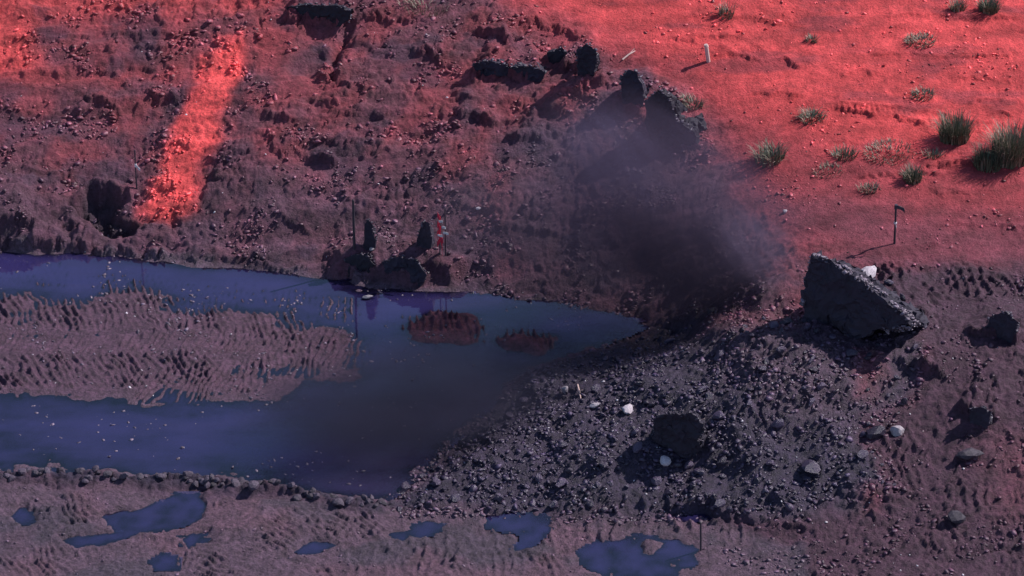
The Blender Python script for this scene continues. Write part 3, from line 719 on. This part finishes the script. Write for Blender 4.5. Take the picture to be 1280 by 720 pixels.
# ------------------------------------------------------------------ standing blocks of earth with a broken face
EDGE = []
def block(px, base_px, normal, depth, name, label, mat, cat='clod', rough_=0.05, drop_back=0.35, seed=0, bury=0.4):
    g = gpt(*base_px); nrm = np.array(normal, float); nrm /= np.linalg.norm(nrm)
    F = []
    for u, v in px:
        d = ray(u, v); t = ((g - CAM) @ nrm) / (d @ nrm); F.append(CAM + d * t)
    F = np.array(F); zc = F[:, 2]; zmin, zmax = zc.min(), zc.max()
    for i in range(len(F)):
        if zc[i] < zmin + 0.22 * (zmax - zmin): F[i] = F[i] + np.array([0, 0, -bury])
    top = [i for i in range(len(F)) if zc[i] >= zmin + 0.22 * (zmax - zmin)]
    for i in top:
        a_, b_ = F[i], F[(i + 1) % len(F)]
        if (i + 1) % len(F) in top: EDGE.extend((a_ + (b_ - a_) * t - nrm * random.uniform(-.03, .15) + np.array([0, 0, random.uniform(-.06, .02)]), seed) for t in np.random.default_rng(seed * 31 + i).uniform(0, 1, max(2, int(np.linalg.norm(b_ - a_) / 0.035))))
    back = -nrm.copy(); back[2] = 0; back /= np.linalg.norm(back)
    c0 = F.mean(0)
    B = c0 + (F - c0) * 0.86 + back * depth; B[:, 2] -= np.where(zc > zmin + 0.5 * (zmax - zmin), drop_back * (zmax - zmin), 0)
    n = len(F); org = np.array([g[0], g[1], g[2]])
    bm = bmesh.new()
    vf = [bm.verts.new(p - org) for p in F]; vb = [bm.verts.new(p - org) for p in B]
    bm.faces.new(vf); bm.faces.new(vb[::-1])
    for i in range(n): bm.faces.new((vf[(i + 1) % n], vf[i], vb[i], vb[(i + 1) % n]))
    bmesh.ops.recalc_face_normals(bm, faces=bm.faces)
    bmesh.ops.triangulate(bm, faces=bm.faces)
    for _ in range(4):
        long_e = [e for e in bm.edges if e.calc_length() > 0.09]
        if long_e: bmesh.ops.subdivide_edges(bm, edges=long_e, cuts=1, use_grid_fill=False)
        bmesh.ops.triangulate(bm, faces=bm.faces)
    from mathutils import noise as mn
    bm.normal_update()
    dv = []
    for v in bm.verts:
        q = v.co * 3.0 + Vector((seed * 7.1, 0, 0)); onface = abs((np.array(v.co) + org - g) @ nrm) < 0.02
        a = rough_ * (0.9 if onface else 1.8)
        dv.append(Vector((mn.noise(q), mn.noise(q + Vector((9, 2, 4))), mn.noise(q + Vector((3, 8, 1))))) * a + Vector((mn.noise(q * 4), mn.noise(q * 4 + Vector((5, 1, 7))), mn.noise(q * 4 + Vector((1, 6, 2))))) * a * 0.6)
    for v, d in zip(bm.verts, dv): v.co += d
    me = bpy.data.meshes.new(name); bm.to_mesh(me); bm.free()
    o = link(name, me, mat, None, tuple(org))
    return tag(o, label, cat)
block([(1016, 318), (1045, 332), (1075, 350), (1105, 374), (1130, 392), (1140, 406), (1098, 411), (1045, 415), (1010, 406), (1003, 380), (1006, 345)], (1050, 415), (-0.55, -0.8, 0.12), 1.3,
      'earth_wedge', 'large dark wedge of earth with a smooth shaded face on the heap crest', M['shadeclod'], 'earth block', 0.09, 0.45, 1)
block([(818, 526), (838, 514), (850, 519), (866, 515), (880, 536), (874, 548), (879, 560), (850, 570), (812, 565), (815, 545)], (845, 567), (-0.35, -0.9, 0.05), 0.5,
      'dark_block', 'dark blocky mass with a flat face coloured dark for shade in the middle of the heap', M['shadeclod'], 'rock', 0.10, 0.3, 2)
block([(776, 96), (784, 88), (796, 90), (802, 105), (806, 124), (796, 136), (782, 134), (776, 118)], (790, 133), (-0.3, -0.9, 0.1), 0.5, 'upright_dark_block', 'dark upright clod left of the two on the crest above the dust', M['shadeclod'], 'clod', .05, .4, 3)
block([(806, 128), (822, 112), (836, 122), (846, 150), (866, 165), (882, 188), (850, 188), (828, 182), (814, 165)], (845, 186), (-0.4, -0.85, 0.1), 0.9, 'upright_dark_block', 'ragged dark clod sloping down right on the crest above the dust', M['shadeclod'], 'clod', .07, .4, 4)
block([(722, 60), (735, 56), (745, 64), (745, 82), (738, 96), (726, 94), (721, 78)], (733, 94), (-0.3, -0.9, 0.1), 0.4, 'upright_dark_block', 'dark knobbly clod at the rim of the bright red ground', M['shadeclod'], 'clod', .06, .4, 5)
block([(684, 66), (702, 60), (712, 70), (706, 80), (688, 78)], (697, 79), (-0.2, -0.9, 0.2), 0.35, 'upright_dark_block', 'low dark clod left of the knobbly one at the rim', M['shadeclod'], 'clod', .05, .4, 6)
block([(455, 280), (460, 274), (466, 282), (465, 292), (470, 300), (465, 312), (455, 312)], (461, 312), (-0.3, -0.9, 0.0), 0.25, 'upright_dark_block', 'narrow dark upright block standing for shade right of the thin black stake', M['shadeclod'], 'clod', .03, .3, 7)  # dark block added in place of a shaded hollow
block([(524, 286), (530, 276), (537, 279), (540, 296), (537, 308), (526, 312), (521, 302)], (536, 311), (-0.3, -0.9, 0.0), 0.3, 'upright_dark_block', 'square dark block standing for shade left of the red marker', M['shadeclod'], 'clod', .03, .3, 8)  # second added block, its dark face imitates a hollow in shade
block([(410, 338), (432, 322), (458, 316), (468, 330), (450, 348), (425, 350)], (440, 349), (-0.3, -0.9, 0.3), 0.4, 'bank_shade_block', 'dark sloping block standing for bank shade at the waterline under the thin black stake', M['shadeclod'], 'clod', .05, .4, 9)  # shade on the bank, built as a dark block
block([(478, 328), (500, 320), (520, 326), (534, 342), (520, 352), (486, 350)], (505, 351), (-0.3, -0.9, 0.3), 0.4, 'bank_shade_block', 'dark block standing for bank shade at the waterline under the red marker', M['shadeclod'], 'clod', .05, .4, 10)  # another patch of bank shade given the form of a block
block([(358, 10), (385, 6), (425, 8), (440, 14), (436, 26), (400, 27), (366, 24)], (400, 27), (-0.2, -0.9, 0.15), 0.6, 'earth_ledge', 'long dark ledge of earth at the top left edge of the dig', M['shadeclod'], 'earth block', .05, .5, 11)
block([(590, 80), (612, 76), (640, 84), (665, 82), (682, 92), (672, 100), (640, 100), (606, 94)], (640, 99), (-0.2, -0.9, 0.15), 0.6, 'earth_ledge', 'ragged dark ledge of earth below the knobbly clod', M['shadeclod'], 'earth block', .06, .5, 12)
block([(1236, 396), (1256, 390), (1272, 402), (1270, 424), (1248, 426), (1226, 424)], (1250, 425), (-0.4, -0.8, 0.1), 0.4, 'earth_clod', 'dark peaked clod at the right edge above the slope', M['shadeclod'], 'clod', .05, .4, 13)
block([(1212, 512), (1225, 508), (1238, 516), (1236, 532), (1216, 534)], (1225, 533), (-0.4, -0.8, 0.1), 0.3, 'earth_clod', 'dark squat clod on the right slope below the peaked one', M['shadeclod'], 'clod', .04, .4, 14)

ep = np.array([e[0] for e in EDGE if e[1] == 1])
ep = np.concatenate([ep, ep + np.array([.06, .03, -.04]), ep + np.array([.12, .02, -.08])])
stones('wedge_crumbs', ep[:, :2], 0.025 + 0.06 * rng.random(len(ep)) ** 2, 'crumbs of earth coloured pale as if sunlit along the broken edge of the wedge', 1, 10, colour=np.array([.15, .115, .15]), zs=ep[:, 2])  # pale tint imitates sunlight on the right edge
ep = np.array([e[0] for e in EDGE if e[1] != 1])
stones('edge_crumbs', ep[:, :2], 0.02 + 0.05 * rng.random(len(ep)) ** 1.8, 'crumbs of dark earth clinging to the broken edges of the blocks', 1, 9, colour=np.array([.055, .040, .062]), zs=ep[:, 2])
# ------------------------------------------------------------------ survey stakes
def tube(p0, p1, r0, r1, seg=8):
    p0, p1 = Vector(p0), Vector(p1); d = (p1 - p0).normalized(); q = d.to_track_quat('Z', 'Y')
    v, f = [], []
    for p, r in ((p0, r0), (p1, r1)):
        for k in range(seg):
            a = 2 * math.pi * k / seg; v.append(p + q @ Vector((r * math.cos(a), r * math.sin(a), 0)))
    for k in range(seg): f.append((k, (k + 1) % seg, seg + (k + 1) % seg, seg + k))
    f += [tuple(range(seg))[::-1], tuple(range(seg, 2 * seg))]
    return v, f
def ribbon(p, L, w, dirv, seed, droop=0.6):
    r = random.Random(seed); v, f = [], []; p = Vector(p); d = Vector(dirv).normalized()
    for k in range(6):
        t = k / 5; c = p + d * (L * t) + Vector((0, 0, -droop * L * t * t)) + Vector((r.uniform(-1, 1), r.uniform(-1, 1), 0)) * 0.02 * t
        v += [c + Vector((0, 0, w / 2)), c - Vector((0.008 * math.sin(k * 2), 0.01 * math.cos(k * 3), w / 2))]
    n = len(v); v += [Vector(q) + Vector((0.003, 0.004, 0)) for q in v]
    for k in range(5):
        a = 2 * k; f += [(a, a + 2, a + 3, a + 1), (n + a, n + a + 1, n + a + 3, n + a + 2), (a, a + n, a + 2 + n, a + 2), (a + 1, a + 3, a + 3 + n, a + 1 + n)]
    return v, f
def stake(u, vtop, vbot, label, r=0.022, lean=(0.02, 0.0), tapes=(), mat='stake'):
    g = gpt(u, vbot); px = 0.01875 / math.cos(PITCH) * (np.linalg.norm(g - CAM) / DIST); h = (vbot - vtop) * px
    e = bpy.data.objects.new('survey_stake', None); C.objects.link(e); e.location = tuple(g); tag(e, label, 'stake', 'survey stakes round the pit')
    top = Vector((lean[0] * h, lean[1] * h, h))
    v, f = tube((-lean[0] * .3, 0, -0.3), top, r, r * 0.8); link('post', pymesh('post', v, f), M[mat], e)
    v, f = tube(top, top + Vector((0, 0, .03)), r * .8, r * .3); link('tip', pymesh('tip', v, f), M[mat], e)
    for (z, mt, dv, L, w) in tapes:
        v, f = ribbon((lean[0] * h * z, -r, h * z), L, w, dv, int(z * 100)); t = link('tape', pymesh('tape', v, f), M[mt], e)
        v, f = tube((lean[0] * h * z, 0, h * z - w * .6), (lean[0] * h * z, 0, h * z + w * .6), r * 1.35, r * 1.3); link('knot', pymesh('knot', v, f), M[mt], t)
    return e
stake(443, 252, 311, 'thin black stake on the pool bank beside a narrow dark block of shade', .035, (0.0, 0))
stake(557, 262, 320, 'thin dark stake right of the red marker on the pool bank', .022, (0, 0))
stake(171, 190, 236, 'dark stake with a white tag left of the bright red strip', .02, (.01, 0), ((.62, 'whitetape', (1, -.3, -.4), .10, .07),))
stake(1118, 258, 305, 'dark stake with a small flag at its top on the right', .028, (-.02, 0), ((.97, 'bluetape', (1, 0, .1), .20, .09), (.55, 'whitetape', (.3, -.3, -1), .07, .03)))
stake(876, 653, 688, 'short dark stake at the edge of the wide foreground puddle', .024, (-.03, 0))
# red marker: a bundle of red tape on a short picket, white ribbons added as its glints
g = gpt(550, 318); pxm = 0.01875 / math.cos(PITCH)
mk = bpy.data.objects.new('marker_bundle', None); C.objects.link(mk); mk.location = tuple(g); tag(mk, 'bright red marker with white glints tied on a short picket by the pool', 'marker')
v, f = tube((0, 0, -.25), (0, 0, 50 * pxm), .018, .015); link('picket', pymesh('picket', v, f), M['stake'], mk)
rr = random.Random(4)
for k, (z, w, L) in enumerate([(50, .14, .14), (45, .17, .16), (39, .15, .18), (33, .18, .16), (27, .15, .16), (21, .16, .13)]):
    v, f = ribbon((-.05 if k % 2 == 0 else .03, -.03, z * pxm), L, w, ((-1) ** k * rr.uniform(.35, .7), -.35, -rr.uniform(.5, 1.0)), 40 + k, .5); link('red_tape', pymesh('red_tape', v, f), M['redtape'], mk)
for k, (x, z) in enumerate([(-.02, 45), (.05, 38), (.08, 31), (-.05, 28)]):  # white ribbons imitate glints on the red tape
    v, f = ribbon((x, -.16, z * pxm), .11, .06, (1, -.2, .2), 60 + k, .3); link('white_tape', pymesh('white_tape', v, f), M['whitetape'], mk)
v, f = ribbon((.02, -.03, 22 * pxm), .38, .15, (.1, -.1, -1), 70, .1); link('tape_tail', pymesh('tape_tail', v, f), M['redtape'], mk)
# pale peg, fallen sticks
g = gpt(886, 77)
peg = bpy.data.objects.new('wooden_peg', None); C.objects.link(peg); peg.location = tuple(g); tag(peg, 'short pale leaning peg standing on the red ground at the top', 'peg')
v, f = tube((0.01, 0, -.15), (-.07, .02, .40), .055, .05); link('shaft', pymesh('shaft', v, f), M['stakepale'], peg)
v, f = tube((-.07, .02, .40), (-.085, .02, .46), .06, .045); link('head', pymesh('head', v, f), M['stakepale'], peg)
def stick(u0, v0, u1, v1, label, mat, r=.018):
    a, b = gpt(u0, v0), gpt(u1, v1); mid = (a + b) / 2 + np.array([0, 0, .05])
    V, F = [], []
    for p0, p1, r0, r1 in ((a + [0, 0, .02], mid, r, r * .9), (mid, b + [0, 0, .03], r * .9, r * .5), (mid, mid + (b - a) * .25 + np.array([.06, .05, .08]), r * .6, r * .3)):
        v, f = tube(p0 - a, p1 - a, r0, r1, 6); F += [tuple(i + len(V) for i in q) for q in f]; V += v
    return tag(link('fallen_stick', pymesh('fallen_stick', V, F), M[mat], None, tuple(a)), label, 'stick')
stick(778, 76, 794, 65, 'pale forked stick on the red rim behind the crest clods', 'stakepale', .022)
stick(722, 482, 726, 500, 'grey stick poking out of the heap beside the pale upright rock', 'stakepale', .02)
stick(868, 522, 880, 535, 'thin pale stick lying along the right edge of the dark block', 'stakepale', .018)

# ------------------------------------------------------------------ grass tufts and weeds
def tuft(u, v, h, n, spread, label, dryn=0.25, seed=0, flat=0.0, name='grass_tuft', blade=0.010):
    g = gpt(u, v); r = random.Random(seed)
    e = bpy.data.objects.new(name, None); C.objects.link(e); e.location = tuple(g); tag(e, label, 'weed' if name == 'weed' else 'grass', 'tufts of green on the red ground')
    n = int(n * 1.7); h = h * 0.85
    for part, cnt, mt in (('green_blades', int(n * (1 - dryn)), 'leaf'), ('dry_blades', int(n * dryn), 'dry')):
        V, F = [], []
        for _ in range(cnt):
            a = r.uniform(0, 6.283); d = spread * math.sqrt(r.random()); ox, oy = d * math.cos(a) , d * math.sin(a) * .8
            a2 = a + r.gauss(0, .8); tilt = r.uniform(.05, .95) + flat; L = h * r.uniform(.45, 1.1); w = blade * r.uniform(.7, 1.6)
            zz = ground_z(np.array([g[0] + ox]), np.array([g[1] + oy]))[0] - g[2] - .02
            side = Vector((-math.sin(a2), math.cos(a2), 0)); p = Vector((ox, oy, zz)); k0 = len(V)
            for k in range(4):
                t = k / 3; ang = tilt * (0.4 + 1.2 * t)
                V += [p + side * w * (1 - t * .85), p - side * w * (1 - t * .85)]
                p = p + Vector((math.sin(ang) * math.cos(a2), math.sin(ang) * math.sin(a2), math.cos(ang))) * (L / 3)
            for k in range(3): F.append((k0 + 2 * k, k0 + 2 * k + 1, k0 + 2 * k + 3, k0 + 2 * k + 2))
        if cnt: tag(link(part, pymesh(part, V, F), M[mt], e), kind='stuff')
    return e
tuft(1193, 174, .78, 420, .34, 'dense round green tuft with a dark base on the red ground', .2, 1)
tuft(1264, 196, 1.0, 620, .42, 'largest grass clump at the right edge with long pale blades', .32, 2)
tuft(1236, 206, .50, 260, .36, 'low dark weeds left of the largest grass clump', .15, 3)
tuft(962, 200, .50, 170, .34, 'spiky grey green tuft near the right side of the dust', .3, 4, .2)
tuft(1141, 226, .42, 190, .22, 'small tuft below the dense round one', .3, 5)
tuft(1056, 196, .32, 100, .28, 'thin tuft right of the spiky grey green one', .3, 6, .2)
tuft(1014, 148, .30, 120, .30, 'flat sprawling weed on the red ground above the spiky tuft', .3, 7, .4, 'weed')
tuft(1150, 52, .20, 190, .36, 'flat olive patch of low grass on the bright red ground', .45, 8, .5, 'weed')
tuft(1153, 120, .22, 110, .28, 'faint grey weed above the dense round tuft', .4, 9, .4, 'weed')
tuft(1236, 14, .45, 200, .24, 'green tuft at the top edge on the right', .2, 10)
tuft(1197, 12, .36, 80, .18, 'sparse tuft at the top edge left of another', .4, 11)
tuft(908, 18, .42, 60, .2, 'wispy grass at the top edge above the pale peg', .6, 12)
tuft(1085, 238, .26, 70, .22, 'small dry weed left of the flagged stake', .5, 13, .3, 'weed')
tuft(866, 132, .30, 110, .26, 'grey weed at the right rim of the dark crest clods', .4, 14, .3, 'weed')
tuft(1110, 192, .22, 170, .6, 'low strip of weeds left of the dense round tuft', .3, 15, .4, 'weed')
tuft(1165, 196, .24, 70, .2, 'tiny weed between the round tuft and the small tuft', .3, 16, .3, 'weed')
tuft(1015, 50, .20, 60, .16, 'tiny grey weed right of the pale peg', .4, 17, .3, 'weed')
tuft(530, 8, .26, 120, .6, 'faint dry weeds at the top edge above the dig', .6, 18, .4, 'weed')
tuft(1035, 215, .18, 70, .35, 'thin creeping weed below the thin tuft', .4, 19, .4, 'weed')

# ------------------------------------------------------------------ dust thrown up by the dig, and an added shadow cloud over the pool
def cloud(name, label, c, axes, rot, dens, colr, nscale, nlo, nhi, power=1.3, stretch=(1, 1, 1), aniso=0.0, core_r=0.45):
    bm = bmesh.new(); bmesh.ops.create_icosphere(bm, subdivisions=3, radius=1.0)
    me = bpy.data.meshes.new(name); bm.to_mesh(me); bm.free()
    m = bpy.data.materials.new(name); m.use_nodes = True; n, l = m.node_tree.nodes, m.node_tree.links
    n.remove(n['Principled BSDF']); out = n['Material Output']
    pv = n.new('ShaderNodeVolumePrincipled'); pv.inputs['Color'].default_value = (*colr, 1); pv.inputs['Anisotropy'].default_value = aniso
    tc = n.new('ShaderNodeTexCoord'); ln = n.new('ShaderNodeVectorMath'); ln.operation = 'LENGTH'; l.new(tc.outputs['Object'], ln.inputs[0])
    fo = n.new('ShaderNodeMapRange'); fo.inputs['From Min'].default_value = 1.0; fo.inputs['From Max'].default_value = core_r; fo.interpolation_type = 'SMOOTHSTEP'; l.new(ln.outputs['Value'], fo.inputs['Value'])
    pw = n.new('ShaderNodeMath'); pw.operation = 'POWER'; pw.inputs[1].default_value = power; l.new(fo.outputs['Result'], pw.inputs[0])
    mp = n.new('ShaderNodeMapping'); mp.inputs['Scale'].default_value = stretch; l.new(tc.outputs['Object'], mp.inputs['Vector'])
    t = noise(n, l, nscale, 4, 0.6, mp.outputs['Vector']); t.inputs['Distortion'].default_value = 0.6
    mr = n.new('ShaderNodeMapRange'); mr.inputs['From Min'].default_value = nlo; mr.inputs['From Max'].default_value = nhi; l.new(t.outputs['Fac'], mr.inputs['Value'])
    mu = n.new('ShaderNodeMath'); mu.operation = 'MULTIPLY'; l.new(pw.outputs['Value'], mu.inputs[0]); l.new(mr.outputs['Result'], mu.inputs[1])
    m2 = n.new('ShaderNodeMath'); m2.operation = 'MULTIPLY'; m2.inputs[1].default_value = dens; l.new(mu.outputs['Value'], m2.inputs[0])
    l.new(m2.outputs['Value'], pv.inputs['Density']); l.new(pv.outputs['Volume'], out.inputs['Volume'])
    o = link(name, me, m, None, tuple(c)); o.scale = axes; o.rotation_euler = rot
    return tag(o, label, kind='stuff')
def lift(u, v, base):           # a point above the ground at pixel base, seen at pixel (u, v)
    g = gpt(*base); d = ray(u, v); t = (g[1] - CAM[1]) / d[1]
    return CAM + d * t
cloud('dust_plume', 'dark grey dust thrown up over the slope behind the heap', lift(838, 270, (880, 372)), (4.7, 1.4, 2.9), (0, R(42), 0), 1.15, (0.15, 0.115, 0.18), 3.2, 0.26, 0.72, 1.0, (0.5, 1.0, 1.7))
cloud('dust_plume', 'densest dark dust at the foot of the plume beside the wedge', lift(860, 325, (900, 378)), (3.0, 1.0, 1.4), (0, R(30), 0), 1.2, (0.065, 0.055, 0.09), 2.0, 0.25, 0.7, 1.0, (1.2, 1.0, 0.6))
cloud('dust_plume', 'thin upper wisp of dust below the crest clods', lift(765, 205, (800, 330)), (1.9, 0.9, 1.3), (0, R(55), 0), 1.3, (0.16, 0.135, 0.23), 3.0, 0.42, 0.66, 1.0, (0.5, 1.0, 1.6))
cloud('dust_plume', 'lighter dust along the right edge of the plume', lift(950, 315, (970, 370)), (1.8, 0.8, 0.9), (0, R(50), 0), 1.0, (0.21, 0.16, 0.24), 3.0, 0.40, 0.68, 1.0, (0.6, 1.0, 1.6))
cloud('dust_plume', 'thin dust drifting left over the far shore of the pool', lift(725, 310, (725, 385)), (4.4, 1.4, 2.0), (0, R(20), 0), 0.9, (0.13, 0.10, 0.15), 2.4, 0.28, 0.70, 1.0)
cloud('dust_plume', 'added dark cloud low over the pool left of the heap, imitating the plume shadow', at_height(520, 495, 0.7), (4.6, 2.4, 1.0), (0, R(4), R(20)), 1.15, (0.065, 0.062, 0.10), 1.2, 0.3, 0.62, 1.0)  # added volume darkens the water where the plume shadow would lie
